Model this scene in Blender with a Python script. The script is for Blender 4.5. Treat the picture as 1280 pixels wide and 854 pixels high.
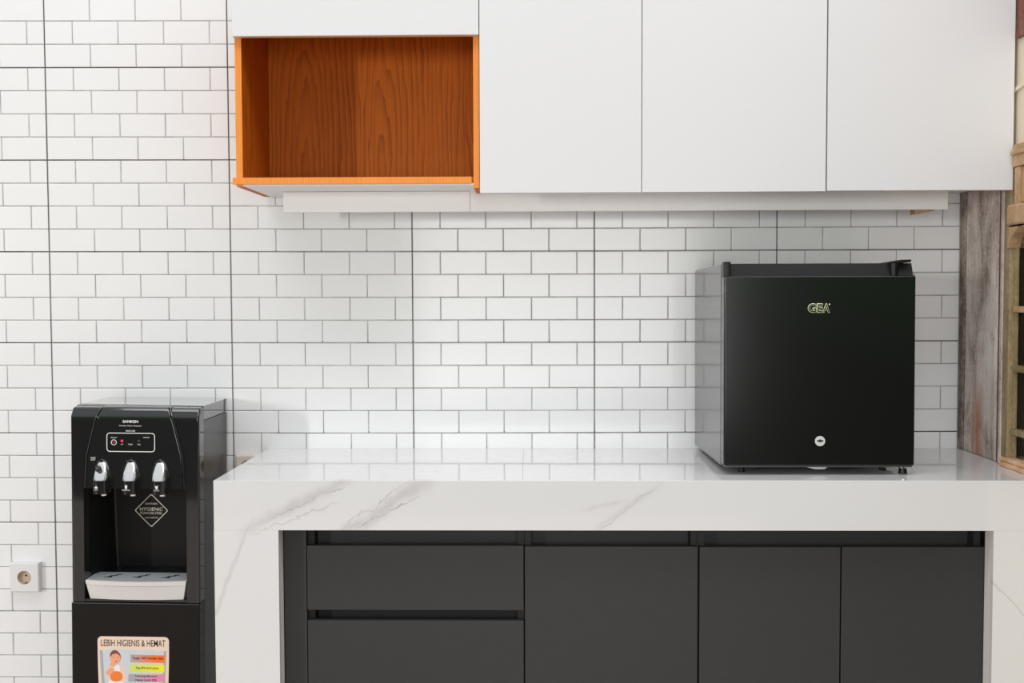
import bpy, bmesh, math, random
from mathutils import Matrix, Vector
random.seed(7)
for o in list(bpy.data.objects): bpy.data.objects.remove(o)
SC = bpy.context.scene
C = SC.collection
PI = math.pi

# ------------------------------------------------------------------ camera, world, lights, exposure
def cam_axes(p, y, r):
    cp, sp, cy, sy, cr, sr = math.cos(p), math.sin(p), math.cos(y), math.sin(y), math.cos(r), math.sin(r)
    right = Vector((cy, sy, 0)); fwd = Vector((-sy*cp, cy*cp, sp)); up = right.cross(fwd)
    return right*cr + up*sr, up*cr - right*sr, fwd
cd = bpy.data.cameras.new('camera'); cam = bpy.data.objects.new('camera', cd); C.objects.link(cam)
cd.sensor_width = 36; cd.lens = 1350/1280*36; cd.clip_start = .05
a_, b_, c_ = cam_axes(-.04253, .01719, -.00287)
M = Matrix((a_, b_, -c_)).transposed().to_4x4(); M.translation = (1.32625, -2.96954, .63044)
cam.matrix_world = M
SC.camera = cam

VS = SC.view_settings
SC.display_settings.display_device = 'sRGB'
VS.view_transform = 'Standard'; VS.look = 'None'; VS.gamma = 1; VS.use_curve_mapping = False
VS.exposure = -0.02

def lin(*c):
    return tuple((v/255/12.92 if v/255 <= .04045 else ((v/255+.055)/1.055)**2.4) for v in c)

W = bpy.data.worlds.new('world'); SC.world = W; W.use_nodes = True
nt = W.node_tree; nt.nodes.clear()
wo = nt.nodes.new('ShaderNodeOutputWorld'); bg = nt.nodes.new('ShaderNodeBackground')
tc = nt.nodes.new('ShaderNodeTexCoord'); sx = nt.nodes.new('ShaderNodeSeparateXYZ')
nz = nt.nodes.new('ShaderNodeTexNoise'); nz.inputs['Scale'].default_value = 3.2; nz.inputs['Detail'].default_value = 3
ad = nt.nodes.new('ShaderNodeMath'); ad.operation = 'MULTIPLY_ADD'; ad.inputs[1].default_value = .30; 
rp = nt.nodes.new('ShaderNodeValToRGB')
e = rp.color_ramp.elements
e[0].position = .10; e[0].color = (.035, .030, .024, 1)
e[1].position = .24; e[1].color = (.10, .32, .08, 1)
x = e.new(.34); x.color = (.12, .17, .09, 1)
x = e.new(.44); x.color = (.72, .74, .76, 1)
x = e.new(1.0); x.color = (.86, .88, .90, 1)
L = nt.links
L.new(tc.outputs['Generated'], sx.inputs[0]); L.new(tc.outputs['Generated'], nz.inputs['Vector'])
L.new(nz.outputs['Fac'], ad.inputs[0]); L.new(sx.outputs['Z'], ad.inputs[2])
L.new(ad.outputs[0], rp.inputs[0]); L.new(rp.outputs[0], bg.inputs[0]); L.new(bg.outputs[0], wo.inputs[0])
bg.inputs[1].default_value = .9

def area(name, loc, target, sx_, sy_, power, col=(1, 1, 1)):
    d = bpy.data.lights.new(name, 'AREA'); d.shape = 'RECTANGLE'; d.size = sx_; d.size_y = sy_; d.energy = power; d.color = col
    o = bpy.data.objects.new(name, d); C.objects.link(o); o.location = loc
    o.rotation_euler = (Vector(target)-Vector(loc)).to_track_quat('-Z', 'Y').to_euler()
    return o
area('window_daylight', (-3.55, -5.10, 1.05), (.9, 0, .55), .16, .80, 106, (1, .985, .995))
area('front_fill', (1.5, -4.6, .70), (2.1, 0, .45), 1.9, 1.5, 42, (1, .99, 1))  # added low fill from the front, brightens the board and wall under the cabinets
area('skylight', (1.6, -1.7, 3.3), (1.65, -.9, 0), 5.0, .9, 64, (.985, .98, 1))

# ------------------------------------------------------------------ node helpers
class N:
    def __init__(s, name):
        s.m = bpy.data.materials.new(name); s.m.use_nodes = True; s.t = s.m.node_tree
        s.b = s.t.nodes['Principled BSDF']; s._pos = None
    def n(s, typ): return s.t.nodes.new(typ)
    def put(s, sock, v):
        if hasattr(v, 'is_output') or isinstance(v, bpy.types.NodeSocket): s.t.links.new(v, sock)
        else: sock.default_value = v
    def math(s, op, a, b=0., c=0., clamp=False):
        q = s.n('ShaderNodeMath'); q.operation = op; q.use_clamp = clamp
        for i, v in enumerate((a, b, c)): s.put(q.inputs[i], v)
        return q.outputs[0]
    def pos(s):
        if s._pos is None:
            g = s.n('ShaderNodeNewGeometry'); q = s.n('ShaderNodeSeparateXYZ'); s.t.links.new(g.outputs['Position'], q.inputs[0]); s._pos = (q.outputs[0], q.outputs[1], q.outputs[2], g.outputs['Position'])
        return s._pos
    def vec(s, x=0., y=0., z=0.):
        q = s.n('ShaderNodeCombineXYZ')
        for i, v in enumerate((x, y, z)): s.put(q.inputs[i], v)
        return q.outputs[0]
    def scaled(s, k):
        q = s.n('ShaderNodeVectorMath'); q.operation = 'MULTIPLY'; s.t.links.new(s.pos()[3], q.inputs[0]); q.inputs[1].default_value = k
        return q.outputs[0]
    def noise(s, scale, detail=3, vec=None, rough=.55, dist=0.):
        q = s.n('ShaderNodeTexNoise'); q.inputs['Scale'].default_value = scale; q.inputs['Detail'].default_value = detail
        q.inputs['Roughness'].default_value = rough; q.inputs['Distortion'].default_value = dist
        s.t.links.new(vec if vec is not None else s.pos()[3], q.inputs['Vector'])
        return q.outputs['Fac']
    def ramp(s, f, stops):
        q = s.n('ShaderNodeValToRGB'); els = q.color_ramp.elements
        while len(els) < len(stops): els.new(.5)
        for el, (p, c) in zip(els, stops): el.position = p; el.color = (*c, 1) if len(c) == 3 else c
        s.put(q.inputs[0], f); return q.outputs[0]
    def mix(s, f, a, b):
        q = s.n('ShaderNodeMix'); q.data_type = 'RGBA'; s.put(q.inputs[0], f)
        for i, v in ((6, a), (7, b)): s.put(q.inputs[i], (*v, 1) if isinstance(v, tuple) and len(v) == 3 else v)
        return q.outputs[2]
    def bump(s, h, strength=.2, dist=.002):
        q = s.n('ShaderNodeBump'); q.inputs['Strength'].default_value = strength; q.inputs['Distance'].default_value = dist
        s.put(q.inputs['Height'], h); s.t.links.new(q.outputs[0], s.b.inputs['Normal'])
    def set(s, **k):
        for a, v in k.items(): s.put(s.b.inputs[a.replace('_', ' ')], (*v, 1) if isinstance(v, tuple) and len(v) == 3 else v)
        return s.m

def plain(name, col, rough=.5, metal=0., spec=.5, coat=0., vary=.04, nscale=60):
    """a painted / plastic / metal surface with a faint procedural mottling"""
    k = N(name)
    f = k.noise(nscale, 3)
    lo = tuple(c*(1-vary) for c in col); hi = tuple(min(1, c*(1+vary)) for c in col)
    k.set(Base_Color=k.mix(f, lo, hi), Roughness=rough, Metallic=metal, Specular_IOR_Level=spec, Coat_Weight=coat, Coat_Roughness=.04)
    return k.m

MT = {}
# tiles
k = N('white_glazed_tile'); f = k.noise(9, 2)
k.set(Base_Color=k.mix(f, (.85, .85, .85), (.88, .88, .883)), Roughness=.13, Specular_IOR_Level=.5); k.bump(k.noise(26, 2), .05, .002); MT['tile'] = k.m
k = N('groove_grey'); k.set(Base_Color=k.ramp(k.noise(14, 3), [(.3, lin(138, 136, 135)), (.7, lin(186, 184, 184))]), Roughness=.6); MT['groove'] = k.m
k = N('joint_dark'); k.set(Base_Color=k.ramp(k.noise(11, 5, None, .7), [(.34, lin(64, 56, 54)), (.6, lin(92, 84, 82)), (.72, lin(150, 140, 136))]), Roughness=.8); MT['joint'] = k.m

# marble
def vein(k, A, B, width, amp, nscale, strength, seed=0., edge=.25):
    """soft grey band along the front-face segment A-B (x, z), wobbling with noise"""
    X, Y, Z, P = k.pos()
    dx, dz = B[0]-A[0], B[1]-A[1]; ln = math.hypot(dx, dz); ux, uz = dx/ln, dz/ln
    px = k.math('SUBTRACT', X, A[0]); pz = k.math('SUBTRACT', Z, A[1])
    t = k.math('ADD', k.math('MULTIPLY', px, ux/ln), k.math('MULTIPLY', pz, uz/ln))
    d = k.math('ADD', k.math('MULTIPLY', px, -uz), k.math('MULTIPLY', pz, ux))
    n = k.math('SUBTRACT', k.noise(nscale, 5, k.vec(k.math('ADD', X, seed), 0., Z), .62), .5)
    d = k.math('ADD', d, k.math('MULTIPLY', n, amp))
    q = k.math('DIVIDE', d, width); g = k.math('POWER', 2.718, k.math('MULTIPLY', k.math('MULTIPLY', q, q), -1.))
    w1 = k.math('DIVIDE', t, edge, clamp=True); w2 = k.math('DIVIDE', k.math('SUBTRACT', 1., t), edge, clamp=True)
    return k.math('MULTIPLY', k.math('MULTIPLY', g, strength), k.math('MULTIPLY', w1, w2), clamp=True)
k = N('white_marble')
X, Y, Z, P = k.pos()
front = [vein(k, (.64, .080), (.96, .235), .013, .050, 13, .34, 0, .2), vein(k, (.70, .105), (.93, .213), .0022, .045, 22, .60, 0, .2),
         vein(k, (.66, .075), (.90, .165), .0020, .05, 24, .42, 3, .25),
         vein(k, (.84, .050), (1.12, .225), .015, .060, 12, .36, 5, .2), vein(k, (.87, .06), (1.08, .185), .0018, .055, 22, .70, 5, .2), vein(k, (.80, .03), (1.07, .222), .0020, .06, 20, .45, 9, .2),
         vein(k, (1.44, .07), (1.64, .215), .007, .03, 16, .20, 2, .25), vein(k, (1.46, .075), (1.63, .21), .0014, .022, 22, .50, 2, .2), vein(k, (1.42, .135), (1.56, .165), .005, .02, 18, .20, 6, .3),
         vein(k, (.585, -.13), (.690, .13), .0045, .030, 14, .26, 1, .1), vein(k, (.585, -.13), (.690, .13), .0010, .030, 18, .42, 1, .1),
         vein(k, (2.36, -.01), (2.52, -.17), .0018, .02, 16, .40, 4, .1), vein(k, (1.58, -.3), (1.62, -.35), .001, .02, 16, .1, 4, .1)]
tot = front[0]
for f in front[1:]: tot = k.math('MAXIMUM', tot, f)
side = k.math('GREATER_THAN', k.math('ABSOLUTE', k.math('ADD', Y, .51)), .012)      # away from the front slabs: the top has its own faint figure
tv = k.math('SUBTRACT', k.noise(5, 5, k.scaled((1.0, 5.0, 1)), .6, 1.2), .5)
tv = k.math('SUBTRACT', 1., k.math('DIVIDE', k.math('ABSOLUTE', tv), .022), clamp=True)
tv = k.math('MULTIPLY', tv, k.math('MULTIPLY', k.math('SUBTRACT', k.noise(2.2, 2), .42, clamp=True), .9))
tot = k.math('ADD', k.math('MULTIPLY', tot, k.math('SUBTRACT', 1., side)), k.math('MULTIPLY', tv, side))
tot = k.math('MULTIPLY', tot, k.math('ADD', k.math('MULTIPLY', k.noise(40, 4), .8), .55), clamp=True)
base = k.mix(k.noise(3, 3), (.715, .71, .707), (.75, .745, .742))
k.set(Base_Color=k.mix(tot, base, (.36, .33, .32)), Roughness=.055, Specular_IOR_Level=.6); MT['marble'] = k.m
MT['marble_raw'] = plain('raw_stone_edge', (.74, .70, .66), .7)

# cabinet finishes
k = N('charcoal_laminate')
k.set(Base_Color=k.mix(k.noise(30, 4), (.034, .034, .0345), (.040, .0395, .0395)), Roughness=.42, Specular_IOR_Level=.35); k.bump(k.noise(900, 2), .03, .0004); MT['charcoal'] = k.m
MT['charcoal_dark'] = plain('charcoal_carcass', (.022, .022, .022), .5, spec=.3)
MT['white_lam'] = plain('white_satin_laminate', (.74, .74, .75), .45, spec=.2, vary=.01)
MT['white_shell'] = plain('white_carcass', (.80, .79, .78), .45, vary=.01)
MT['beige_board'] = plain('off_white_board', (.90, .885, .87), .5, vary=.015)

def wood_rings(name, axes, dark, mid, light, freq=130, rough=.4, wob=.02):
    k = N(name); X, Y, Z, P = k.pos()
    wobn = k.math('MULTIPLY', k.math('SUBTRACT', k.noise(5, 3, k.scaled((1.4, 1, .55))), .5), wob*2)
    r = None
    for (x0, x1, xc, z0, sl, w0) in axes:
        u = k.math('ADD', k.math('SUBTRACT', X, xc), k.math('MULTIPLY', wobn, .4))
        w = k.math('ADD', k.math('ADD', k.math('MULTIPLY', k.math('SUBTRACT', Z, z0), sl), w0), wobn)
        rr = k.math('SQRT', k.math('ADD', k.math('MULTIPLY', u, u), k.math('MULTIPLY', w, w)))
        sel = k.math('MULTIPLY', k.math('GREATER_THAN', X, x0), k.math('LESS_THAN', X, x1))
        rr = k.math('MULTIPLY', rr, sel); r = rr if r is None else k.math('ADD', r, rr)
    n2 = k.noise(1, 4, k.scaled((330, 330, 5)), .7)
    ph = k.math('ADD', k.math('MULTIPLY', r, freq), k.math('MULTIPLY', k.noise(1, 3, k.scaled((30, 30, 2.6)), .6), 2.4))
    ring = k.math('FRACT', ph)
    ring = k.math('POWER', ring, 2.2)
    ring = k.math('MULTIPLY', ring, k.math('ADD', k.math('MULTIPLY', k.noise(1, 2, k.scaled((14, 14, 3))), 1.3), .1), clamp=True)
    v = k.math('ADD', k.math('MULTIPLY', ring, .44), k.math('MULTIPLY', n2, .70))
    k.set(Base_Color=k.ramp(v, [(.12, light), (.42, mid), (.92, dark)]), Roughness=rough+.1, Specular_IOR_Level=.18)
    return k.m
MT['teak'] = wood_rings('teak_veneer', [(-5, .868, .715, 1.00, .12, .0), (.868, 1.150, .925, 1.03, .10, .004), (1.150, 5, 1.185, 1.2, .14, .0)],
                        (.200, .042, .004), (.500, .122, .007), (.620, .165, .010), 70)
MT['ply_edge'] = plain('pale_ply_edge', (.78, .60, .40), .5)
MT['teak_edge'] = wood_rings('orange_teak_edge', [(-5, 5, .3, 1.0, .04, .0)], (.68, .21, .035), (.86, .30, .06), (.92, .36, .085), 160, .35)

# appliance finishes
MT['black_gloss'] = plain('glossy_black_plastic', (.014, .014, .0145), .07, spec=.5, coat=.6)
MT['black_satin'] = plain('satin_black_plastic', (.011, .0108, .0105), .30, spec=.25)
MT['door_gloss'] = plain('dark_gloss_lower_door', (.006, .0058, .0055), .16, spec=.30)
MT['black_matte'] = plain('matte_black', (.008, .008, .008), .6, spec=.3)
MT['side_steel'] = plain('painted_dark_side_panel', (.022, .022, .023), .30, spec=1.)
MT['top_gloss'] = plain('mirror_gloss_top', (.03, .03, .031), .03, spec=1., coat=1.)
MT['fridge_front'] = plain('black_fridge_door', (.007, .007, .007), .17, spec=.5)
MT['fridge_side'] = plain('dark_grey_fridge_side', (.085, .085, .086), .30, spec=1., coat=.35)
MT['fridge_edge'] = plain('grey_door_edge', (.10, .10, .105), .22, metal=.4)
MT['gasket'] = plain('rubber_gasket', (.012, .012, .013), .6)
MT['chrome'] = plain('chrome', (.86, .86, .86), .07, metal=1, vary=.01)
MT['lock_metal'] = plain('pale_lock_metal', (.72, .71, .69), .38, metal=.35)
MT['steel'] = plain('brushed_steel', (.70, .70, .70), .28, metal=1)
MT['white_plastic'] = plain('white_plastic', (.80, .79, .78), .3, vary=.01)
MT['tray_white'] = plain('tray_white_plastic', (.74, .72, .70), .3, vary=.01)
MT['tray_grey'] = plain('tray_grate_grey', (.42, .44, .45), .35)
MT['cream_plastic'] = plain('cream_socket_plastic', (.72, .64, .56), .35)
MT['cup'] = plain('warm_beige_socket_cup', (.60, .47, .37), .4)
MT['brass'] = plain('brass_clip', (.45, .30, .10), .35, metal=1)
MT['ink_white'] = plain('white_print', (.82, .82, .80), .5)
MT['ink_green'] = plain('pale_green_print', (.66, .74, .44), .45)
MT['ink_dark'] = plain('dark_brown_print', (.035, .018, .014), .5)
MT['ink_foil'] = plain('silver_foil_print', (.80, .74, .66), .35, metal=.2)
k = N('red_indicator_led'); k.set(Base_Color=k.mix(k.noise(200), (.7, .02, .06), (.8, .03, .08)), Emission_Color=(1, .03, .09), Emission_Strength=.5); MT['led'] = k.m
MT['led_off'] = plain('unlit_led', (.06, .06, .06), .3)
MT['heart'] = plain('red_heart_print', (.30, .02, .03), .4)
def grad(name, c0, c1, x0, x1):
    k = N(name); f = k.math('DIVIDE', k.math('SUBTRACT', k.pos()[0], x0), x1-x0, clamp=True)
    k.set(Base_Color=k.mix(f, c0, c1), Roughness=.45); return k.m
MT['st_base'] = plain('sticker_cream', (.86, .66, .52), .4, vary=.03)
MT['st_photo'] = plain('sticker_photo_ground', (.62, .66, .70), .4)
MT['st_grey'] = plain('sticker_grey_stripe', (.42, .42, .45), .4)
MT['st_orange'] = grad('sticker_orange_band', lin(190, 160, 155), lin(255, 118, 28), .315, .365)
MT['st_yellow'] = grad('sticker_yellow_band', lin(214, 226, 110), lin(243, 240, 0), .305, .39)
MT['st_pink'] = grad('sticker_pink_band', lin(175, 170, 178), lin(248, 130, 175), .32, .39)
MT['skin'] = plain('printed_skin', lin(242, 168, 130), .45)
MT['skin_shade'] = plain('printed_orange_skin', lin(246, 130, 48), .45)
MT['skin_pale'] = plain('printed_pale_skin', lin(240, 205, 190), .45)
MT['hair'] = plain('printed_brown_hair', lin(140, 72, 48), .45)
MT['cloth'] = plain('printed_white_cloth', lin(238, 238, 238), .45)

# weathered window wood
def weathered(name, stops, sc=(60, 60, 5), stain=None, rough=.75):
    k = N(name); X, Y, Z, P = k.pos()
    big = k.noise(1, 4, k.scaled((9, 13, 5)), .65, .6); fine = k.noise(1, 5, k.scaled((150, 230, 90)), .7); streak = k.noise(1, 4, k.scaled(sc), .6)
    v = k.math('ADD', k.math('ADD', k.math('MULTIPLY', big, .62), k.math('MULTIPLY', fine, .42)), k.math('MULTIPLY', k.math('SUBTRACT', streak, .5), .16))
    col = k.ramp(v, stops)
    if stain:
        yc, wd, zt, c = stain
        g = k.math('SUBTRACT', 1., k.math('DIVIDE', k.math('ABSOLUTE', k.math('ADD', k.math('SUBTRACT', Y, yc), k.math('MULTIPLY', k.math('SUBTRACT', streak, .5), .08))), wd), clamp=True)
        h = k.math('DIVIDE', k.math('SUBTRACT', zt, Z), .10, clamp=True)
        col = k.mix(k.math('MULTIPLY', k.math('MULTIPLY', g, h), k.math('ADD', fine, .25), clamp=True), col, c)
    k.set(Base_Color=col, Roughness=rough, Specular_IOR_Level=.3); k.bump(fine, .35, .002)
    return k.m
MT['old_plank'] = weathered('weathered_grey_brown_paint', [(.34, lin(122, 106, 99)), (.44, lin(188, 172, 163)), (.53, lin(228, 214, 205)), (.64, lin(245, 238, 230))], stain=(-.125, .05, .42, lin(192, 122, 84)))
MT['old_dark'] = weathered('dark_weathered_strip', [(.36, lin(64, 52, 47)), (.50, lin(120, 104, 97)), (.66, lin(200, 186, 176))])
MT['old_red'] = weathered('worn_red_brown_bead', [(.3, lin(80, 44, 38)), (.55, lin(128, 78, 66)), (.75, lin(170, 130, 112))])
MT['old_pale'] = weathered('worn_pale_bead', [(.3, lin(120, 100, 90)), (.5, lin(190, 180, 170)), (.75, lin(226, 220, 212))])
MT['old_olive'] = weathered('worn_olive_window_wood', [(.3, lin(98, 82, 54)), (.52, lin(150, 132, 98)), (.76, lin(196, 178, 144))])
MT['old_tan'] = weathered('bare_tan_wood', [(.28, lin(120, 84, 56)), (.52, lin(182, 146, 108)), (.76, lin(222, 192, 158))], rough=.65)
MT['old_sill'] = weathered('bare_pinkish_sill_wood', [(.28, lin(160, 96, 62)), (.5, lin(225, 180, 140)), (.76, lin(245, 218, 190))], sc=(60, 5, 120))
MT['cream_wall'] = plain('cream_wall_paint', lin(226, 214, 190), .7, vary=.05, nscale=8)
MT['ground'] = plain('terracotta_floor', (.52, .41, .355), .35, vary=.12, nscale=5)
MT['backing_black'] = plain('near_black_backing', (.012, .012, .008), .8, vary=.4, nscale=6)  # near-black colour stands in for unlit space behind the panes
k = N('window_glass'); k.set(Base_Color=k.mix(k.noise(5), (.90, .93, .90), (.95, .97, .95)), Roughness=.03, Transmission_Weight=1., IOR=1.14); MT['glass'] = k.m

# ------------------------------------------------------------------ mesh helpers
class MB:
    def __init__(s): s.b = bmesh.new(); s.mi = 0
    def _tag(s, before):
        for f in s.b.faces:
            if f not in before: f.material_index = s.mi
    def box(s, x0, x1, y0, y1, z0, z1, bev=0., seg=2):
        before = set(s.b.faces); t = bmesh.new()
        bmesh.ops.create_cube(t, size=1)
        for v in t.verts: v.co = Vector(((x0+x1)/2+v.co.x*(x1-x0), (y0+y1)/2+v.co.y*(y1-y0), (z0+z1)/2+v.co.z*(z1-z0)))
        if bev: bmesh.ops.bevel(t, geom=t.edges[:]+t.verts[:], offset=bev, segments=seg, profile=.5, affect='EDGES')
        s._merge(t); s._tag(before); return s
    def _merge(s, t):
        me = bpy.data.meshes.new('tmp'); t.to_mesh(me); t.free(); s.b.from_mesh(me); bpy.data.meshes.remove(me)
    def poly(s, pts, axis, d0, d1, bev=0., seg=2):
        """outline pts (2-D) extruded along axis: 'y' takes (x,z), 'x' takes (y,z), 'z' takes (x,y)"""
        before = set(s.b.faces); t = bmesh.new()
        mk = {'y': lambda p, d: (p[0], d, p[1]), 'x': lambda p, d: (d, p[0], p[1]), 'z': lambda p, d: (p[0], p[1], d)}[axis]
        A = [t.verts.new(mk(p, d0)) for p in pts]; B = [t.verts.new(mk(p, d1)) for p in pts]; n = len(pts)
        t.faces.new(A); t.faces.new(B[::-1])
        for i in range(n): t.faces.new((A[i], B[i], B[(i+1) % n], A[(i+1) % n]))
        bmesh.ops.recalc_face_normals(t, faces=t.faces[:])
        if bev: bmesh.ops.bevel(t, geom=t.edges[:]+t.verts[:], offset=bev, segments=seg, profile=.5, affect='EDGES')
        s._merge(t); s._tag(before); return s
    def cyl(s, c, axis, r0, r1, d0, d1, n=32, bev=0.):
        pts = lambda r: [(r*math.cos(2*PI*i/n), r*math.sin(2*PI*i/n)) for i in range(n)]
        before = set(s.b.faces); t = bmesh.new()
        mk = {'y': lambda p, d: (c[0]+p[0], d, c[1]+p[1]), 'z': lambda p, d: (c[0]+p[0], c[1]+p[1], d), 'x': lambda p, d: (d, c[0]+p[0], c[1]+p[1])}[axis]
        A = [t.verts.new(mk(p, d0)) for p in pts(r0)]; B = [t.verts.new(mk(p, d1)) for p in pts(r1)]
        fa = t.faces.new(A); fb = t.faces.new(B[::-1])
        for i in range(n): t.faces.new((A[i], B[i], B[(i+1) % n], A[(i+1) % n]))
        bmesh.ops.recalc_face_normals(t, faces=t.faces[:])
        if bev: bmesh.ops.bevel(t, geom=[e for e in t.edges if len([f for f in e.link_faces if len(f.verts) > 4]) == 1], offset=bev, segments=2, profile=.5, affect='EDGES')
        s._merge(t); s._tag(before); return s
    def sphere(s, c, r, sc=(1, 1, 1), n=20):
        before = set(s.b.faces); t = bmesh.new(); bmesh.ops.create_uvsphere(t, u_segments=n, v_segments=n//2, radius=r)
        for v in t.verts: v.co = Vector((c[0]+v.co.x*sc[0], c[1]+v.co.y*sc[1], c[2]+v.co.z*sc[2]))
        s._merge(t); s._tag(before); return s
    def grid(s, rows, close=False):
        before = set(s.b.faces)
        R = [[s.b.verts.new(p) for p in r] for r in rows]
        for i in range(len(R)-1):
            m = len(R[i])
            for j in range(m if close else m-1):
                s.b.faces.new((R[i][j], R[i][(j+1) % m], R[i+1][(j+1) % m], R[i+1][j]))
        s._tag(before); return s
    def build(s, name, mats, parent=None, smooth=True, angle=35):
        if not isinstance(mats, (list, tuple)): mats = [mats]
        org = parent.get('_o') if parent is not None else None
        if parent is not None:
            r = parent
            while r.parent is not None: r = r.parent
            o0 = Vector(r.get('_o', (0, 0, 0)))
            for v in s.b.verts: v.co -= o0
        me = bpy.data.meshes.new(name); s.b.to_mesh(me); s.b.free()
        for m in mats: me.materials.append(MT[m])
        if smooth:
            me.polygons.foreach_set('use_smooth', [True]*len(me.polygons)); me.set_sharp_from_angle(angle=math.radians(angle))
        o = bpy.data.objects.new(name, me); C.objects.link(o)
        if smooth:
            w = o.modifiers.new('weighted_normals', 'WEIGHTED_NORMAL'); w.keep_sharp = True; w.weight = 90
        if parent is not None: o.parent = parent
        return o

def thing(name, label, cat, loc, group=None, structure=False):
    """an Empty at the thing's base; parts are given in world coordinates and stored relative to it"""
    o = bpy.data.objects.new(name, None); C.objects.link(o); o.location = loc; o['_o'] = tuple(loc); o.empty_display_size = .05
    if structure: o['kind'] = 'structure'
    if label: o['label'] = label
    if cat: o['category'] = cat
    if group: o['group'] = group
    return o
def struct(o, label=None, cat=None):
    o['kind'] = 'structure'
    if label: o['label'] = label
    if cat: o['category'] = cat
    return o

def text(name, body, x0, x1, z0, z1, y, mat, parent, off=0., thick=.0003, space=1.0):
    """lettering facing -y, fitted to the box x0..x1, z0..z1"""
    cu = bpy.data.curves.new(name, 'FONT'); cu.body = body; cu.offset = off; cu.space_character = space
    t = bpy.data.objects.new(name+'_tmp', cu); C.objects.link(t); bpy.context.view_layer.update()
    me = bpy.data.meshes.new_from_object(t.evaluated_get(bpy.context.evaluated_depsgraph_get()))
    bpy.data.objects.remove(t); bpy.data.curves.remove(cu)
    xs = [v.co.x for v in me.vertices]; ys = [v.co.y for v in me.vertices]
    ax, bx, ay, by = min(xs), max(xs), min(ys), max(ys)
    m = MB(); t = bmesh.new(); t.from_mesh(me); bpy.data.meshes.remove(me)
    for v in t.verts: v.co = Vector((x0+(v.co.x-ax)/(bx-ax)*(x1-x0), y, z0+(v.co.y-ay)/(by-ay)*(z1-z0)))
    r = bmesh.ops.extrude_face_region(t, geom=t.faces[:])
    for v in r['geom']:
        if isinstance(v, bmesh.types.BMVert): v.co.y -= thick
    bmesh.ops.recalc_face_normals(t, faces=t.faces[:])
    m._merge(t)
    return m.build(name, mat, parent, smooth=False)

def rrect(x0, x1, z0, z1, r, n=6):
    P = []
    for cx, cz, a in ((x1-r, z1-r, 0), (x0+r, z1-r, 90), (x0+r, z0+r, 180), (x1-r, z0+r, 270)):
        for i in range(n+1):
            t = math.radians(a+90*i/n); P.append((cx+r*math.cos(t), cz+r*math.sin(t)))
    return P
def ring_plate(m, outer, inner, y0, y1):
    """flat frame between two outlines of equal count, facing -y (y0 front, y1 back)"""
    rows = [[(p[0], y1, p[1]) for p in outer], [(p[0], y0, p[1]) for p in outer], [(p[0], y0, p[1]) for p in inner], [(p[0], y1, p[1]) for p in inner]]
    m.grid(rows, close=True)

# ------------------------------------------------------------------ the room
FZ = -.67; ZC = .2085
PW, PH = .5, .2512
def warp(x, z):      # the panels were laid a few millimetres out of true
    return (x -.00135+.00775*x+.00029*z-.00335*x*x+.00013*x*z-.00181*z*z, z+.00055-.00098*x-.00191*z+.00128*x*x-.00381*x*z+.00303*z*z)
def tile_wall():
    m = MB(); b = m.b
    XL, XR, ZB, ZT = -1.5, 2.4985, FZ, 1.95
    def V(x, y, z):
        wx, wz = warp(max(-.6, min(2.6, x)), max(-.5, min(1.5, z)))
        return (x+(wx-max(-.6, min(2.6, x))), y, z+(wz-max(-.5, min(1.5, z))))
    def quad(pts, mi):
        f = b.faces.new([b.verts.new(V(*p)) for p in pts]); f.material_index = mi
    quad([(XL, .0012, ZB), (XR, .0012, ZB), (XR, .0012, ZT), (XL, .0012, ZT)], 1)
    g, J = .0010, .0013
    i0 = -3; bw = PW/4; rh = PH/4
    for j in range(-3, 8):
        zj = j*PH
        if zj > ZT: continue
        quad([(XL, .0008, zj-J), (XR, .0008, zj-J), (XR, .0008, zj+J), (XL, .0008, zj+J)], 2)
    for i in range(i0, 6):
        xi = i*PW
        if xi < XR-.01: quad([(xi-J, .0007, ZB), (xi+J, .0007, ZB), (xi+J, .0007, ZT), (xi-J, .0007, ZT)], 2)
        for j in range(-3, 8):
            for r in range(4):
                ztop = (j+1)*PH-r*rh; zbot = ztop-rh
                if r % 2 == 0: cuts = [0]+[(.614+q)*bw for q in range(4)]+[PW]
                else: cuts = [q*bw for q in range(5)]
                for q in range(len(cuts)-1):
                    xa, xb = xi+cuts[q], xi+cuts[q+1]
                    x0 = xa+(J if q == 0 else g); x1 = xb-(J if q == len(cuts)-2 else g)
                    z0 = zbot+(J if r == 3 else g); z1 = ztop-(J if r == 0 else g)
                    x0 = max(x0, XL); x1 = min(x1, XR); z0 = max(z0, ZB); z1 = min(z1, ZT)
                    if x1-x0 < .004 or z1-z0 < .004: continue
                    e = .0016; tilt = random.uniform(-1, 1)*.00018
                    o = [b.verts.new(V(x, .0014, z)) for x, z in ((x0, z0), (x1, z0), (x1, z1), (x0, z1))]
                    f = [b.verts.new(V(x, y, z)) for x, z, y in ((x0+e, z0+e, 0), (x1-e, z0+e, 0), (x1-e, z1-e, tilt), (x0+e, z1-e, tilt))]
                    b.faces.new(f)
                    for s in range(4): b.faces.new((o[s], o[(s+1) % 4], f[(s+1) % 4], f[s]))
    bmesh.ops.recalc_face_normals(b, faces=[f for f in b.faces if f.material_index == 0])
    # solid wall behind
    m.mi = 1; m.box(XL, 2.526, .0014, .10, ZB, ZT)
    return m.build('wall_back', ['tile', 'groove', 'joint'], smooth=False)
struct(tile_wall(), 'white brick-pattern tiled back wall with dark joints', 'wall')
struct(MB().box(-4, 2.62, -4.4, .10, FZ-.08, FZ).build('floor', 'ground'), 'warm terracotta floor', 'floor')

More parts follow.
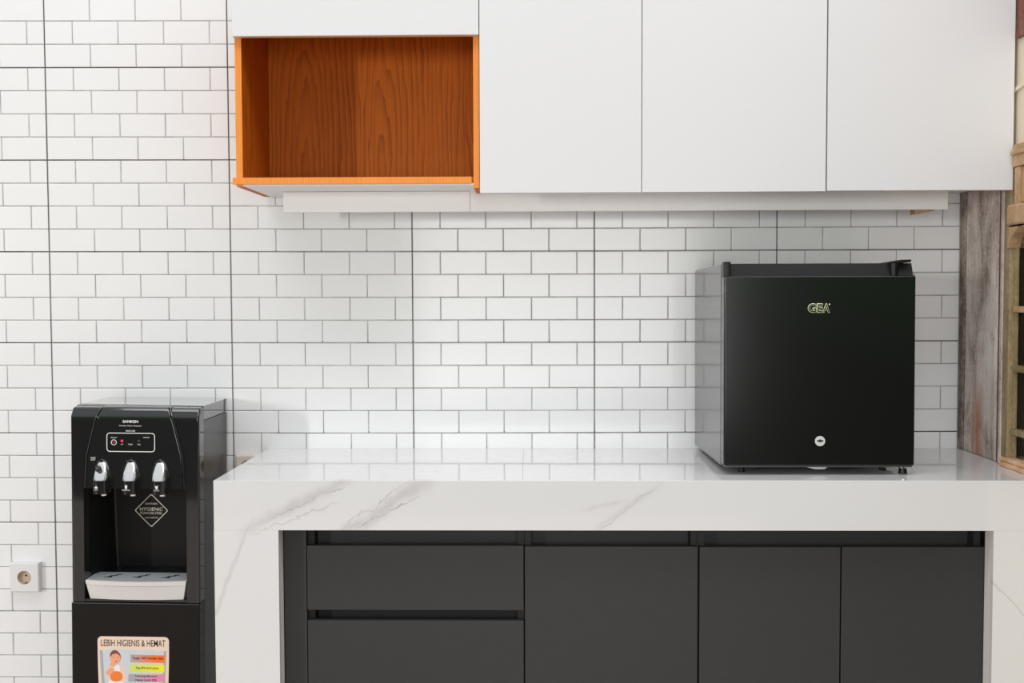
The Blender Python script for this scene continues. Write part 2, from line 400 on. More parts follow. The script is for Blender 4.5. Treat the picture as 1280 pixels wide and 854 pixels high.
# right wall: masonry around the old window
WX = 2.5
m = MB()
m.box(WX+.004, WX+.026, -.30, 0, FZ, 1.95); m.box(WX+.004, WX+.11, -.80, -.30, FZ, .205); m.box(WX+.004, WX+.11, -.80, -.30, .985, 1.95); m.box(WX+.004, WX+.11, -.86, -.80, FZ, 1.95)
m.poly([(-.30, 1.118), (-.80, 1.18), (-.80, 1.19), (-.30, 1.128)], 'x', WX-.002, WX+.02)
struct(m.build('wall_right', 'cream_wall'), 'cream painted wall holding the old wooden window', 'wall')
m = MB(); m.mi = 0
m.box(WX-.004, WX+.006, -.0315, -.001, ZC+.0005, .905, .002); m.mi = 1
m.box(WX, WX+.006, -.2485, -.0345, ZC+.0005, .905, .0015); m.mi = 0
m.box(WX+.003, WX+.006, -.0345, -.0315, ZC+.0005, .905); m.mi = 2
m.box(WX-.006, WX+.006, -.2665, -.2490, ZC+.0005, .905, .003); m.mi = 3
m.box(WX-.010, WX+.006, -.2825, -.2668, ZC+.0005, .905, .003)
struct(m.build('trim_1', ['old_dark', 'old_plank', 'old_red', 'old_pale']), 'weathered grey-brown wooden window post beside the tiles', 'trim')
m = MB(); m.box(WX-.003, WX+.004, -.85, -.323, 1.262, 1.50, .002); m.box(WX-.006, WX+.004, -.85, -.323, 1.244, 1.2615, .002)
struct(m.build('trim_2', 'old_red'), 'reddish wooden beam above the window', 'trim')
win = thing('window_1', 'old carved wooden window with dark panes at the right end of the counter', 'window', (WX, -.53, .209), structure=True)
m = MB()
m.box(WX-.008, WX+.012, -.3165, -.2828, .2092, .985, .003); m.box(WX+.004, WX+.016, -.322, -.3165, .2092, .985, .002); m.box(WX-.002, WX+.05, -.80, -.745, .2092, .985, .003)
m.build('frame', 'old_olive', win)
m = MB(); m.box(WX-.010, WX+.05, -.80, -.325, .936, .990, .003); m.box(WX-.016, WX+.05, -.80, -.325, .964, .974, .003)
m.box(WX-.006, WX+.045, -.356, -.3285, .842, .936, .003); m.box(WX-.001, WX+.045, -.366, -.356, .850, .936, .002)
m.build('lintel', 'old_tan', win)
# carved rail with a scalloped lower edge
pts = [(-.300, .848), (-.300, .800)]
m = MB(); m.box(WX-.020, WX+.045, -.745, -.318, .795, .846, .008, 3); m.build('carved_rail', 'old_tan', win)
pts = [(-.316, .7940), (-.316, .742)]
yy = -.316
for i in range(3):
    for t in range(0, 13):
        a = t/12; pts.append((-.324-(i*.135)-.135*a, .742+(.052*math.sin(PI*a)**.8 if 0 < a < 1 else 0)+.005*math.sin(6*PI*a)*(0 < a < 1)))
pts += [(-.730, .7940)]
m = MB(); m.poly(pts, 'x', WX-.016, WX+.03, .002); m.build('scalloped_apron', 'old_tan', win)
for zz in (.5935, .4497, .2943):
    MB().box(WX-.002, WX+.03, -.745, -.3225, zz-.0075, zz+.0075, .003).build('muntin', 'old_tan' if zz > .5 else 'old_olive', win)
m = MB(); m.box(WX-.020, WX+.05, -.80, -.300, .2090, .2185, .002); m.box(WX-.012, WX+.05, -.80, -.285, .2190, .2295, .003); m.build('sill', 'old_sill', win)
MB().box(WX+.012, WX+.016, -.745, -.3225, .229, .936).build('pane', 'glass', win)
m = MB(); m.box(WX+.30, WX+.34, -.86, .14, FZ, 1.95); m.box(WX+.027, WX+.30, .101, .14, FZ, 1.95); m.box(WX+.11, WX+.30, -.86, -.80, FZ, 1.95); m.box(WX+.11, WX+.30, -.80, .10, 1.0, 1.05); m.box(WX+.027, WX+.30, -.80, .10, FZ, .20)  # closed box added behind the glass to keep world light out
struct(m.build('pane_backing', 'backing_black'), 'near-black box added behind the window panes to keep them dark', 'wall')

# ------------------------------------------------------------------ marble counter
ct = thing('marble_counter', 'white marble counter with grey veins, waterfall legs and glossy top', 'counter', (1.55, -.26, FZ))
JX = 1.307
for a, b_ in ((.5985, JX-.0001), (JX+.0001, 2.4995)):
    MB().box(a, b_, -.5195, -.0005, .1885, ZC, .0004).build('countertop', 'marble', ct)
    MB().box(a-.0004, b_, -.521, -.501, .0936, ZC-.0006, .0004).build('fascia', 'marble', ct)
for nm, x0, x1, xs in (('l', .5978, .7465, .5978), ('r', 2.3763, 2.4995, 2.4805)):
    m = MB(); m.box(x0, x1, -.521, -.5075, FZ, .09355, .0002); m.mi = 1; m.box(x0+.0003, x1-.0003, -.5075, -.473, FZ, .0928, .0015); m.mi = 0
    m.box(xs, xs+.019, -.473, -.001, FZ, .1880, .0006); m.box(xs, xs+.019, -.5008, -.4725, .0940, .1880)
    m.build('leg', ['marble', 'marble_raw'], ct)
# carcass lid that carries the slab
# ------------------------------------------------------------------ base cabinets
YF = -.4705; FT = .018; YC = YF+FT+.001
def base_unit(name, label, x0, x1, loc):
    t = thing(name, label, 'cabinet', loc, 'charcoal base cabinets under the counter')
    m = MB()
    m.box(x0+.0003, x0+.0158, YC, -.03, -.58, .0925); m.box(x1-.0158, x1-.0003, YC, -.03, -.58, .0925)
    m.box(x0+.0158, x1-.0158, -.045, -.03, -.58, .0925); m.box(x0+.0158, x1-.0158, YC, -.045, -.58, -.564); m.box(x0+.0158, x1-.0158, -.40, -.045, .076, .0925)
    m.build('carcass', 'charcoal_dark', t)
    MB().box(x0+.0160, x1-.0160, -.418, -.402, .012, .0925, .001).build('grip_rail', 'charcoal', t)
    m = MB(); m.box(x0+.001, x1-.001, -.42, -.404, FZ, -.582, .001); m.build('plinth', 'charcoal_dark', t)
    return t
u = base_unit('drawer_cabinet', 'charcoal base cabinet with two stacked drawers beside the left marble leg', .8000, 1.3103, (1.055, -.25, FZ))
MB().box(.7470, .7995, YF, YF+FT, -.60, .0925, .0006).build('filler_panel', 'charcoal', u)
MB().box(.8012, 1.3088, YF, YF+FT, -.1062, .0463, .0010).build('drawer', 'charcoal', u)
MB().box(.8012, 1.3088, YF, YF+FT, -.575, -.1308, .0010).build('drawer', 'charcoal', u)
MB().box(.8160, 1.2945, -.418, -.402, -.150, -.085, .001).build('grip_rail', 'charcoal_dark', u)
u = base_unit('door_cabinet', 'charcoal base cabinet with one door right of the drawers', 1.3107, 1.7165, (1.513, -.25, FZ))
MB().box(1.3120, 1.7145, YF, YF+FT, -.575, .0447, .0010).build('door', 'charcoal', u)
u = base_unit('door_cabinet', 'widest charcoal base cabinet with two doors below the mini fridge', 1.7170, 2.3755, (2.046, -.25, FZ))
MB().box(1.7190, 2.0455, YF, YF+FT, -.575, .0437, .0010).build('door', 'charcoal', u)
MB().box(2.0485, 2.3815, YF, YF+FT, -.575, .0442, .0010).build('door', 'charcoal', u)

# ------------------------------------------------------------------ wall cabinets
t = thing('open_wall_cabinet', 'white wall cabinet with an open orange-brown wooden niche, left end of the row', 'cabinet', (.9, -.15, .9))
ZT = 1.75
m = MB(); m.box(.6008, 1.2020, -.018, -.001, .905, ZT); m.box(.6008, 1.2015, -.2995, -.018, 1.345, 1.361); m.box(.6008, .617, -.2995, -.018, 1.3615, ZT); m.box(1.187, 1.2015, -.2995, -.018, 1.3615, ZT); m.box(.617, 1.187, -.2995, -.018, ZT-.016, ZT)
m.build('carcass', 'white_shell', t)
MB().box(.6172, 1.1868, -.024, -.019, .9235, 1.3395).build('back_panel', 'teak', t)
for x0, x1, zb in ((.6008, .6170, .9015), (1.1870, 1.2015, .8955)):
    m = MB(); m.box(x0, x1, -.2965, -.0185, zb, 1.3445); m.mi = 1; m.box(x0, x1, -.301, -.2967, zb, 1.3445, .0006); m.build('side_panel', ['teak', 'teak_edge'], t)
m = MB(); m.box(.6172, 1.1868, -.298, -.0185, .9078, .9228); m.build('shelf', 'teak', t)
MB().box(.6172, 1.1868, -.298, -.0185, 1.3400, 1.3446).build('niche_top', 'teak', t)
MB().box(.5930, 1.1825, -.306, -.3012, .9062, .9226, .0007).build('edge_strip', 'teak_edge', t)
MB().box(.6172, 1.1868, -.300, -.001, .9020, .9075, .0006).build('underside', 'white_shell', t)
m = MB(); m.box(.6003, 1.2016, -.320, -.3015, 1.2645, ZT, .0008); m.mi = 1; m.box(.6006, 1.2013, -.3195, -.3015, 1.2636, 1.2644); m.build('flap_door', ['white_lam', 'ply_edge'], t)

def wall_unit(label, x0, x1, doors, zb):
    t = thing('wall_cabinet', label, 'cabinet', ((x0+x1)/2, -.15, .9), 'white wall cabinets')
    m = MB(); th = .016
    m.box(x0, x0+th, -.3005, -.001, .9047, ZT); m.box(x1-th, x1, -.3005, -.001, .9047, ZT); m.box(x0+th, x1-th, -.3005, -.001, .9047, .9207); m.box(x0+th, x1-th, -.3005, -.001, ZT-th, ZT); m.box(x0+th, x1-th, -.012, -.001, .9207, ZT-th)
    m.build('carcass', 'white_shell', t)
    for a, b_ in doors: MB().box(a, b_, -.320, -.3015, zb, ZT, .0008).build('door', 'white_lam', t)
    return t
wall_unit('white two-door wall cabinet right of the wooden niche', 1.2030, 2.0440, ((1.2035, 1.5968), (1.5985, 2.0437)), .8812)
wall_unit('white single-door wall cabinet above the mini fridge beside the window', 2.0465, 2.4945, ((2.0470, 2.4950),), .8826)

t = thing('under_cabinet_board', 'long off-white board hanging under the wall cabinets', 'board', (1.54, -.15, .845))
MB().box(.6828, 1.1700, -.154, -.140, .8490, .9015, .0008).build('panel', 'beige_board', t)
MB().box(1.1707, 2.4030, -.154, -.140, .8490, .9040, .0008).build('panel', 'beige_board', t)
m = MB(); m.poly([(2.325, .838), (2.375, .8475), (2.375, .895), (2.325, .895)], 'y', -.138, -.100); m.build('wood_bracket', 'old_tan', t)

# ------------------------------------------------------------------ sockets
def socket(label, cx, cz, plate, mat):
    t = thing('wall_socket', label, 'socket', (cx, 0, cz))
    h = plate/2; n = 32
    def sq(r, hh):
        P = []
        for i in range(n):
            a = 2*PI*i/n; c, s_ = math.cos(a), math.sin(a); q = max(abs(c), abs(s_)); P.append((cx+hh*c/q, cz+hh*s_/q))
        return P
    ci = lambda r: [(cx+r*math.cos(2*PI*i/n), cz+r*math.sin(2*PI*i/n)) for i in range(n)]
    rows = [[(p[0], -.0002, p[1]) for p in sq(0, h)], [(p[0], -.0175, p[1]) for p in sq(0, h)], [(p[0], -.020, p[1]) for p in sq(0, h-.0025)], [(p[0], -.020, p[1]) for p in ci(.0195)], [(p[0], -.0185, p[1]) for p in ci(.0190)]]
    m = MB(); m.grid(rows, close=True); m.build('cover_plate', mat, t)
    m = MB(); rows = [[(p[0], -.0186, p[1]) for p in ci(.0190)], [(p[0], -.006, p[1]) for p in ci(.0180)], [(p[0], -.006, p[1]) for p in ci(.0002)]]
    m.grid(rows, close=True); cup = m.build('cup', 'cup', t)
    for sx_ in (-.001, .0165) : MB().cyl((cx+sx_, cz+.003), 'y', .0026, .0026, -.0072, -.0058, 16).build('pin_hole', 'black_matte', cup)
    for sz in (-1, 1): MB().box(cx-.003, cx+.003, -.0165, -.007, cz+sz*.0165-.0015, cz+sz*.0165+.0015, .0005).build('earth_clip', 'brass', cup)
    for sx_ in (-1, 1): MB().cyl((cx+sx_*.028, cz-.002), 'y', .0022, .0020, -.0199, -.0206, 16).build('screw', mat, t)
    return t
socket('white square wall socket on the tiles left of the water dispenser', -.0835, -.150, .0815, 'white_plastic')
socket('cream wall socket half hidden behind the left end of the marble counter', .5445, .1590, .066, 'cream_plastic')

# ------------------------------------------------------------------ mini fridge
fx, fy = 1.9985, -.405
fr = thing('mini_fridge', 'black single-door mini fridge standing on the marble counter', 'fridge', (fx, fy, ZC))
X0, X1 = fx-.2215, fx+.2215; ZB, ZTp = ZC+.0170, ZC+.4945
MB().box(X0, X1, fy-.001, -.012, ZB, ZTp, .003).build('body', 'fridge_side', fr)
MB().box(X0+.004, X1-.004, fy-.010, fy-.0012, ZB+.006, ZTp-.004).build('gasket', 'gasket', fr)
yd0, yd1 = fy-.047, fy-.0105
zt = ZC+.4650
m = MB(); m.box(X0, X1, yd0, yd1, ZB+.005, zt, .0035, 3); m.mi = 1; m.box(X0-.0003, X0+.002, yd0+.004, yd1-.001, ZB+.010, zt-.004); 
# top strip: leans back behind a grip recess
m.mi = 2
m.poly([(yd0+.012, zt-.004), (yd1, zt-.004), (yd1, zt+.030), (yd1-.010, zt+.030)], 'x', X0+.001, X1-.001, .0015)
door = m.build('door', ['fridge_front', 'fridge_edge', 'black_matte'], fr)
m = MB(); m.box(X0-.0003, X0+.0165, yd0+.006, yd1-.001, zt-.001, zt+.034, .003); m.build('corner_cap', 'black_satin', door)
m = MB()
m.poly([(2.163, zt+.0290), (2.190, zt+.0295), (2.211, zt+.0315), (2.213, zt+.0360), (2.209, zt+.0380), (2.190, zt+.0375), (2.166, zt+.0335), (2.162, zt+.0315)], 'y', yd0+.008, fy+.03, .0012)
m.cyl((2.174, yd0+.017), 'z', .0095, .0115, zt-.004, zt+.0295, 24)
m.build('hinge_cover', 'black_satin', fr)
MB().box(X0+.004, X1-.004, yd0+.003, yd1-.002, ZB+.0015, ZB+.0048, .0008).build('door_base_strip', 'fridge_edge', door)
lk = MB().cyl((2.0002, ZC+.0803), 'y', .0120, .0112, yd0-.003, yd0+.002, 32, .0008).build('lock', 'lock_metal', fr)
m = MB(); m.box(1.9930, 2.0075, yd0-.0036, yd0-.0030, ZC+.0793, ZC+.0826); m.cyl((2.0002, ZC+.081), 'y', .0035, .0035, yd0-.0037, yd0-.0029, 16); m.build('keyhole', 'black_matte', lk)
ff = [(X0+.045, -.400), (X1-.045, -.400), (X0+.05, -.06), (X1-.05, -.06)]
MB().cyl((X0+.052, fy+.010), 'z', .0085, .0085, ZC+.0005, ZB+.001, 20).build('foot', 'black_satin', fr)
ft = MB().cyl((2.2050, fy-.012), 'z', .0105, .0085, ZC+.0003, ZC+.0125, 24, .001).build('levelling_foot', 'black_satin', fr)
MB().cyl((2.2050, fy-.012), 'z', .0100, .0100, ZC+.0126, ZC+.0150, 24).build('washer', 'chrome', ft)
m = MB(); m.box(2.168, 2.2175, fy-.020, fy+.03, ZB-.0012, ZB+.0004, .0004); m.box(2.156, 2.169, fy-.002, fy+.01, ZC+.0035, ZB, .001); m.build('hinge_bracket', 'black_satin', fr)
m = MB(); m.poly([(1.964, ZB+.001), (1.998, ZB-.0085), (2.022, ZB-.0085), (2.028, ZB-.003), (2.024, ZB+.001)], 'y', fy-.012, fy+.004, .0008); m.build('latch_plate', 'steel', fr)
for sx_ in (X0+.05, X1-.05): MB().cyl((sx_, -.06), 'z', .010, .010, ZC+.0050, ZB+.001, 20).build('foot', 'black_satin', fr)
# logo: pale outline letters with black cores
lx = [(1.9712, 1.9905), (1.9920, 2.0050), (2.0052, 2.0215)]
for ch, (a, b_) in zip('GEA', lx):
    text('logo_letter', ch, a-.0006, b_+.0006, ZC+.3792, ZC+.4012, yd0-.0001, 'ink_green', door, .055)
    text('logo_letter_core', ch, a+.0010, b_-.0010, ZC+.3806, ZC+.3998, yd0-.0005, 'black_matte', door, .004)
MB().poly([(2.0185, ZC+.3985), (2.0205, ZC+.4012), (2.0226, ZC+.3992), (2.0206, ZC+.3965)], 'y', yd0-.0004, yd0+.0001).build('logo_mark', 'ink_green', door)
fr.rotation_euler = (-.0125, 0, .0015)

# ------------------------------------------------------------------ water dispenser
DX = .3235
wd = thing('water_dispenser', 'black floor-standing water dispenser with three chrome taps left of the counter', 'water dispenser', (DX, 0, FZ))
def P3(x, y, z): return (DX+x, y, FZ+z)
H = .1635; YFR = -.27; YS = -.230
def bx(m, x0, x1, y0, y1, z0, z1, bev=0., seg=2): return m.box(DX+x0, DX+x1, y0, y1, FZ+z0, FZ+z1, bev, seg)
for s_ in (-1, 1):
    m = MB(); a, b_ = sorted((s_*H, s_*(H-.014))); bx(m, a, b_, YS+.001, -.02, .012, .9845, .0015); m.build('side_panel', 'side_steel', wd)
m = MB(); bx(m, -H+.0145, H-.0145, -.10, -.02, .012, .984); bx(m, -H+.0145, H-.0145, YS+.002, -.1005, .83, .984); bx(m, -H+.0145, H-.0145, YS+.002, -.1005, .012, .520); m.build('inner_body', 'black_matte', wd)
m = MB(); bx(m, -H, H, YS+.0005, -.02, .9855, 1.0225, .002); m.build('top_cover', 'top_gloss', wd)
# upper front shell with a rounded top edge
def prof(off=0.):
    P = [(YFR-off, .815), (YFR-off, .90), (YFR-off, .985), (YFR-off, .9940)]
    for dy, z in ((.0008, .9980), (.0025, 1.0015), (.0065, 1.0082), (.0105, 1.0150), (.0130, 1.0175), (.0180, 1.0192), (.0340, 1.0205)): P.append((YFR+dy-off, z+off*.5))
    return P
m = MB(); pf = prof()
m.poly([(y, FZ+z) for y, z in pf]+[(YS, FZ+1.0205), (YS, FZ+.815)], 'x', DX-.1312, DX+.1312)
for s_ in (-1, 1):
    rows = []; r = .006
    for (y, z) in [(YFR, .5235)]+pf+[(YS, 1.0205)]:
        row = [P3(s_*H, YS, z-(.004 if z > 1.01 else 0))]
        for i in range(6):
            a = PI/2*i/5; row.append(P3(s_*(H-r+r*math.cos(a)), min(YS, y+r-r*math.sin(a)), z-r*(1-math.sin(a))*(z > 1.005)))
        row += [P3(s_*.131, y, z), P3(s_*.131, YS, z)]
        rows.append(row)
    m.grid(rows)
# columns each side of the tap bay, and the sill under it
for s_ in (-1, 1):
    a, b_ = sorted((s_*(H-.015), s_*.131)); bx(m, a, b_, YS-.006, -.105, .5235, .8155)
bx(m, -H+.002, H-.002, YFR+.002, -.105, .5235, .5300, .001)
bx(m, -.132, .132, YS-.004, -.105, .8130, .8290)
m.build('front_shell', 'black_gloss', wd)
# raised centre panel with curved edges
def half(z):
    t = min(1, max(0, (1.0205-z)/.205)); return .0835+.0405*(1-(1-t)**2.3)
m = MB(); po = prof(.0035); rows = []
for (y, z) in po:
    w = half(z); zz = z
    rows.append([P3(-w, y+.0050, zz), P3(-w+.0012, y+.0008, zz)]+[P3((-w+.003)+(2*w-.006)*i/12, y, zz) for i in range(13)]+[P3(w-.0012, y+.0008, zz), P3(w, y+.0050, zz)])
w = half(.815); rows.insert(0, [P3(p[0]-DX, -.262, .8145) for p in rows[0]])
m.grid(rows); m.build('control_panel', 'black_gloss', wd)
for s_ in (-1, 1):          # shiny bead along each curved seam
    rows = []
    for (y, z) in prof(.0018):
        w = half(z)+.0034; c = (s_*w, y, z)
        rows.append([P3(c[0]+.0022*math.cos(a), c[1]+.0022*math.sin(a), z) for a in [2*PI*i/8 for i in range(8)]])
    m = MB(); m.grid(rows, close=True); m.build('seam_bead', 'black_gloss', wd)
# bay back
m = MB(); rows = []
for i in range(9):
    z = .530+.285*i/8; w = .112-.010*((.815-z)/.285)**1.5
    rows.append([P3(-.1305, -.225, z), P3(-w-.006, -.150, z), P3(-w, -.122, z), P3(-w+.006, -.118, z), P3(w-.006, -.118, z), P3(w, -.122, z), P3(w+.006, -.150, z), P3(.1305, -.225, z)])
m.grid(rows); m.build('tap_bay', 'black_satin', wd)
# taps
def sup(cx, w, d, z, yb, n=24):      # flattened half-round section
    return [P3(cx+w*math.copysign(abs(math.cos(PI*j/n))**.75, math.cos(PI*j/n)), yb-d*math.sin(PI*j/n)**.75, z) for j in range(n+1)]
def tap(cx, word, pict, knob=False, dxl=0.):
    z0, z1 = .8385, .8865; yb = YFR-.0035
    t = thing_part = None
    m = MB(); rows = []
    for i in range(2): 
        z = .8045+(z0-.8045)*i; rows.append(sup(cx, .0195, .027, z, yb))
    m.grid(rows)
    for z, rev in ((.8045, 1), (z0, 0)):
        f = [m.b.verts.new(p) for p in sup(cx, .0195, .027, z, yb)]; m.b.faces.new(f)
    bx(m, cx-.0215, cx+.0215, yb-.003, yb+.004, .806, .845)
    rows = []
    for i in range(9):
        q = i/8; w = .0215*math.sqrt(max(0, 1-q**2.1)); rows.append([P3(cx+w*math.cos(a), yb-.004*math.sin(a), .845+.046*q) for a in [PI*j/10 for j in range(11)]])
    m.grid(rows)
    hs = m.build('tap', 'black_gloss', wd)
    m = MB(); rows = []
    for i in range(15):
        q = i/14; w = .0188*math.sqrt(max(0, 1-q**2.0)); d = .027*(1-q**1.25)+.0004
        rows.append(sup(cx, w, d, z0+.0004+(z1-z0)*q, yb-.0002))
    m.grid(rows); f = [m.b.verts.new(p) for p in rows[0]]; m.b.faces.new(f); m.build('lever', 'chrome', hs)
    m = MB().cyl((DX+cx+.009, yb-.013), 'z', .0062, .0062, FZ+.7995, FZ+.8044, 16); m.build('nozzle', 'white_plastic', hs)
    yt = yb-.0275
    text('tap_label', word, DX+cx-.0017*len(word)+dxl, DX+cx+.0017*len(word)+dxl, FZ+.8145, FZ+.8180, yt, 'ink_white', hs)
    m = MB(); x = DX+cx+dxl; z = FZ+.8195
    if pict == 'cup': m.poly([(x-.004, z+.004), (x-.003, z), (x+.003, z), (x+.004, z+.004)], 'y', yt-.0003, yt); m.poly([(x-.0015, z+.005), (x, z+.008), (x+.0012, z+.005)], 'y', yt-.0003, yt)
    elif pict == 'glass': m.poly([(x-.0032, z+.009), (x-.0024, z), (x+.0024, z), (x+.0032, z+.009)], 'y', yt-.0003, yt)
    else: m.poly([(x-.0042, z+.0095), (x-.0014, z), (x+.0028, z), (x+.0035, z+.0065), (x+.0046, z+.0105), (x+.002, z+.0075), (x-.001, z+.0068)], 'y', yt-.0003, yt)
    m.build('pictogram', 'ink_white', hs)
    if knob: MB().sphere(P3(cx-.001, yb-.0235, .8690), .0088, (1, .6, 1)).build('safety_knob', 'black_gloss', hs)
tap(-.0815, 'HOT', 'cup', True, -.005); tap(-.0080, 'NORMAL', 'glass', False, -.003); tap(.0665, 'COLD', 'ice', False, -.001)
# drip tray
m = MB(); rows = []
def trayrow(z, hw, yb, bulge):
    r = [P3(-hw, -.19, z)]
    for i in range(13):
        a = -1+2*i/12; r.append(P3(hw*a, yb-bulge*(1-a*a), z))
    r.append(P3(hw, -.19, z)); return r
rows = [trayrow(.5302, .1195, -.262, .010), trayrow(.5660, .1265, -.2680, .014), trayrow(.5675, .1270, -.2670, .0125), trayrow(.5685, .1272, -.2690, .016), trayrow(.5790, .1288, -.2700, .017), trayrow(.5795, .1275, -.268, .016)]
m.grid(rows); m.b.faces.new([m.b.verts.new(p) for p in rows[0]]); m.b.faces.new([m.b.verts.new((p[0], p[1], p[2])) for p in rows[-1]])
tr = m.build('drip_tray', 'tray_white', wd)
m = MB(); g = trayrow(.5797, .1235, -.2645, .0150); f = m.b.faces.new([m.b.verts.new(p) for p in g]); m.build('grate', 'tray_grey', tr)
for cx in (-.072, .003, .078):
    q = [(-.022, -.243), (-.012, -.241), (-.006, -.247), (0, -.241), (-.002, -.230), (.008, -.227), (.010, -.218), (.016, -.216), (.016, -.211), (.004, -.214), (.004, -.222), (-.008, -.226), (-.010, -.236), (-.020, -.239)]
    MB().poly([(DX+cx+a, b_) for a, b_ in q], 'z', FZ+.5796, FZ+.5803).build('drain_slot', 'black_matte', tr)
m = MB(); bx(m, -.110, .110, -.205, -.119, .5305, .5790, .002); bs = m.build('bay_shelf', 'black_satin', wd)
for cx in (-.070, .002, .074): MB().cyl((DX+cx, -.150), 'z', .012, .012, FZ+.5791, FZ+.5795, 20).build('shelf_hole', 'black_matte', bs)
# lower door
m = MB(); bx(m, -.1655, .1625, YFR, YS-.0005, .012, .5215, .004, 3); ld = m.build('lower_door', 'door_gloss', wd)
m = MB(); bx(m, -.164, .161, YFR-.0004, YFR+.003, .5190, .5208); m.build('door_edge', 'fridge_edge', ld)
for sx_ in (-1, 1):
    for y in (-.22, -.05): MB().cyl((DX+sx_*.13, y), 'z', .014, .016, FZ+.0005, FZ+.0125, 20).build('foot', 'black_matte', wd)
# printing on the control panel
yp = YFR-.0037
T = lambda nm, s_, x0, x1, z0, z1, mat='ink_white', off=0., y=yp, par=wd: text(nm, s_, DX+x0, DX+x1, FZ+z0, FZ+z1, y, mat, par, off)
T('logo', 'SANKEN', -.0285, .0105, .9820, .9890, off=.03)
T('slogan', 'Premium Water Dispenser', -.0370, .0195, .9725, .9765)
T('model_number', 'HWD-C508', -.0205, .0025, .9600, .9640)
m = MB(); o_ = rrect(DX-.0700, DX+.0530, FZ+.9085, FZ+.9570, .0085); i_ = rrect(DX-.0682, DX+.0512, FZ+.9103, FZ+.9552, .0069)
ring_plate(m, o_, i_, yp-.0004, yp); m.build('display_frame', 'ink_white', wd)
n = 24; cz, cx = .9325, -.0515
m = MB(); ring_plate(m, [(DX+cx+.0072*math.cos(2*PI*i/n), FZ+cz+.0072*math.sin(2*PI*i/n)) for i in range(n)], [(DX+cx+.0058*math.cos(2*PI*i/n), FZ+cz+.0058*math.sin(2*PI*i/n)) for i in range(n)], yp-.0004, yp); m.build('button_ring', 'ink_white', wd)
hp = []
for i in range(24):
    a = 2*PI*i/24; hp.append((DX+cx+.0036*(16*math.sin(a)**3)/16, FZ+cz+.0036*(13*math.cos(a)-5*math.cos(2*a)-2*math.cos(3*a)-math.cos(4*a))/16))
MB().poly(hp, 'y', yp-.0004, yp).build('heart_mark', 'heart', wd)
MB().cyl((DX-.0305, FZ+.9365), 'y', .0032, .0028, yp-.0012, yp, 16).build('indicator_light', 'led', wd)
MB().cyl((DX+.0125, FZ+.9368), 'y', .0032, .0028, yp-.0012, yp, 16).build('indicator_light', 'led_off', wd)
T('button_label', 'CHILD LOCK', -.0595, -.0435, .9430, .9458)
T('light_label', 'HOT', -.0335, -.0275, .9262, .9292); T('light_label', 'POWER', -.0150, -.0040, .9262, .9292); T('light_label', 'COLD', .0085, .0165, .9262, .9292)
T('display_title', 'MONITOR', .0235, .0390, .9440, .9468)
T('warning_label', 'CHILD', -.1115, -.0985, .8905, .8945); T('warning_label', 'LOCK', -.1105, -.0990, .8860, .8895)
# hygienic diamond on the bay back
yq = -.1186; qx, qz, R_ = -.012, .7285, .0455
def dia(r, rr=.004):
    P = []
    for k_ in range(4):
        a0 = PI/2*k_; c = (math.cos(a0)*(r-rr*1.414), math.sin(a0)*(r-rr*1.414))
        for j in range(5):
            a = a0-PI/4+PI/2*j/4; P.append((DX+qx+c[0]+rr*math.cos(a), FZ+qz+c[1]+rr*math.sin(a)))
    return P
m = MB(); ring_plate(m, dia(R_), dia(R_-.0030), yq-.0004, yq); dm = m.build('hygiene_mark', 'ink_foil', wd)
Q = lambda s_, x0, x1, z0, z1, off=0.: text('hygiene_text', s_, DX+qx+x0, DX+qx+x1, FZ+qz+z0, FZ+qz+z1, yq-.0001, 'ink_foil', dm, off)
Q('HYGIENIC', -.0310, .0310, -.0010, .0085, .02); Q('STAINLESS STEEL', -.0298, .0298, -.0102, -.0035); Q('DISPENSER', -.0165, .0165, .0160, .0205); Q('GALON BAWAH', -.0175, .0175, -.0215, -.0172)
# sticker on the lower door
ys = YFR-.0003; sxo = -.0068
def shield(d, zt, zb):
    P = []; h0 = .0915-d; r = .011-d*.5
    for i in range(7):
        a = PI/2*i/6; P.append((DX+sxo+h0-r+r*math.cos(a), FZ+zt-d-r+r*math.sin(a)))
    for i in range(7):
        a = PI/2+PI/2*i/6; P.append((DX+sxo-h0+r+r*math.cos(a), FZ+zt-d-r+r*math.sin(a)))
    L_ = []
    for i in range(1, 15):
        q = i/14; L_.append((h0*(1-.10*q**2-.90*max(0, (q-.55)/.45)**2.4), zt-d-r-(zt-r-zb-2*d)*q))
    P += [(DX+sxo-w, FZ+z) for w, z in L_] + [(DX+sxo+w, FZ+z) for w, z in L_[::-1][1:]]
    return P
m = MB(); m.poly(shield(0, .4350, .190), 'y', ys-.0005, ys); st = m.build('sticker', 'st_base', ld, smooth=False)
y1 = ys-.0005
def flat(nm, pts, mat, lift, z=0.): return MB().poly([(DX+x, FZ+zz) for x, zz in pts], 'y', y1-lift-.0002, y1-lift+.0001).build(nm, mat, st, smooth=False)
flat('photo_ground', [(-.0925, .3985), (-.0550, .4035), (.0765, .3985), (.0735, .300), (.045, .235), (-.055, .235), (-.0860, .300)], 'st_photo', .0002)
flat('stripe', [(-.0930, .3990), (-.0855, .3990), (-.0800, .300), (-.0870, .300)], 'st_grey', .0004); flat('stripe', [(.0715, .3990), (.0775, .3990), (.0735, .300), (.0665, .300)], 'st_grey', .0004)
text('sticker_heading', 'LEBIH HIGIENIS & HEMAT', DX-.0895, DX+.0755, FZ+.4100, FZ+.4270, y1-.0001, 'ink_dark', st, .002)
flat('orange_band', [(-.0140, .3890), (.0740, .3880), (.0735, .3690), (-.0140, .3690)], 'st_orange', .0005)
flat('yellow_band', [(-.0155, .3640), (.0730, .3635), (.0725, .3440), (-.0165, .3440)], 'st_yellow', .0005)
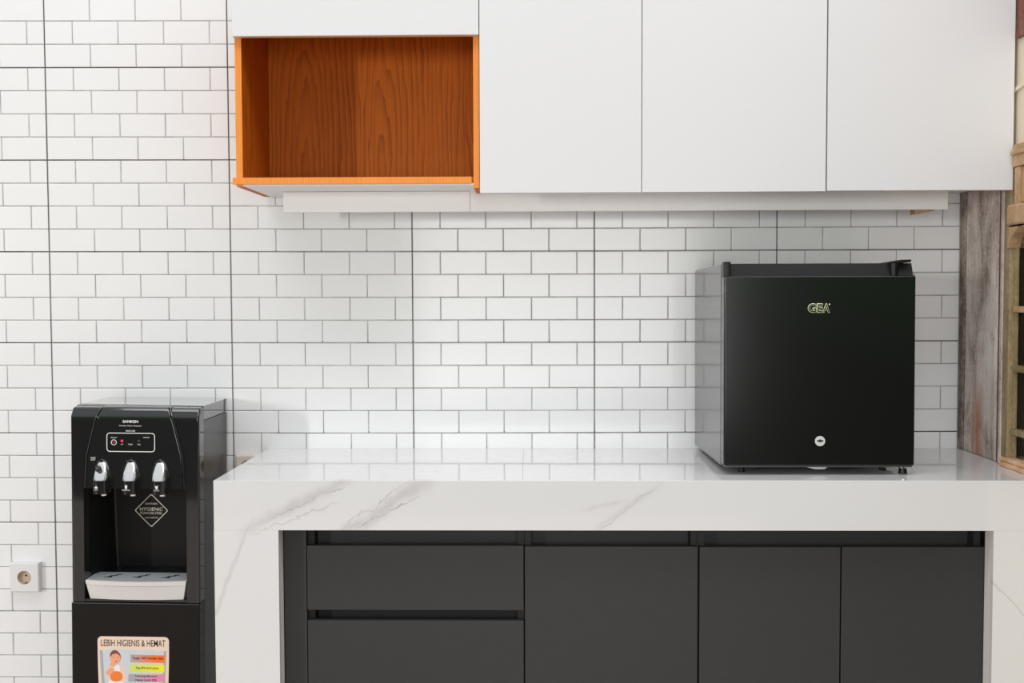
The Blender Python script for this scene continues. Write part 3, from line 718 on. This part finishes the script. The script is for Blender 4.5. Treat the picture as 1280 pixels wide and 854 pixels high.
flat('pink_band', [(-.0185, .3385), (.0715, .3385), (.0695, .3190), (-.0205, .3185)], 'st_pink', .0005)
B_ = lambda s_, x0, x1, z0, z1: text('band_text', s_, DX+x0, DX+x1, FZ+z0, FZ+z1, y1-.0007, 'ink_dark', st, .008)
B_('Tangki 100% Stainless Steel', -.0090, .0700, .3755, .3835); B_('Pipa EPA Anti Lumut', .0000, .0580, .3505, .3580); B_('Teknologi Barutech', -.0030, .0540, .3300, .3365); B_('Hemat Listrik 50%', -.0015, .0525, .3210, .3270)
def ell(cx, cz, a, b_, n=20, rot=0.): return [(cx+a*math.cos(2*PI*i/n)*math.cos(rot)-b_*math.sin(2*PI*i/n)*math.sin(rot), cz+a*math.cos(2*PI*i/n)*math.sin(rot)+b_*math.sin(2*PI*i/n)*math.cos(rot)) for i in range(n)]
flat('printed_baby', [(-.066, .363), (-.060, .357), (-.046, .357), (-.036, .360), (-.029, .352), (-.026, .330), (-.030, .305), (-.066, .305), (-.073, .330), (-.077, .340), (-.074, .352)], 'skin_pale', .0004)
flat('printed_baby', ell(-.0505, .332, .0165, .014), 'skin_shade', .0006); flat('printed_baby', ell(-.0665, .345, .012, .0075, rot=.7), 'skin', .0007)
flat('printed_baby', ell(-.0525, .3805, .0140, .0165), 'skin', .0008); flat('printed_mouth', ell(-.0505, .3710, .0028, .0011), 'heart', .0010)
flat('printed_hair', [(-.0668, .381), (-.0655, .392), (-.060, .3985), (-.0535, .4005), (-.046, .397), (-.0395, .388), (-.0385, .379), (-.042, .387), (-.050, .3915), (-.060, .389)], 'hair', .0010)
for ex in (-.0575, -.0465): flat('printed_eye', ell(ex, .3815, .0016, .0009, 10), 'hair', .0011)
flat('printed_hand', ell(-.0600, .3630, .0070, .0050), 'skin', .0011); flat('printed_cloth', [(-.070, .322), (-.052, .318), (-.034, .321), (-.033, .305), (-.072, .305)], 'cloth', .0009)
flat('printed_cloth', ell(-.0480, .352, .0075, .010), 'cloth', .0005)
wd.rotation_euler = (0, .0110, 0); wd.location.x = .3150
for o in bpy.data.objects:
    if '_o' in o.keys(): del o['_o']
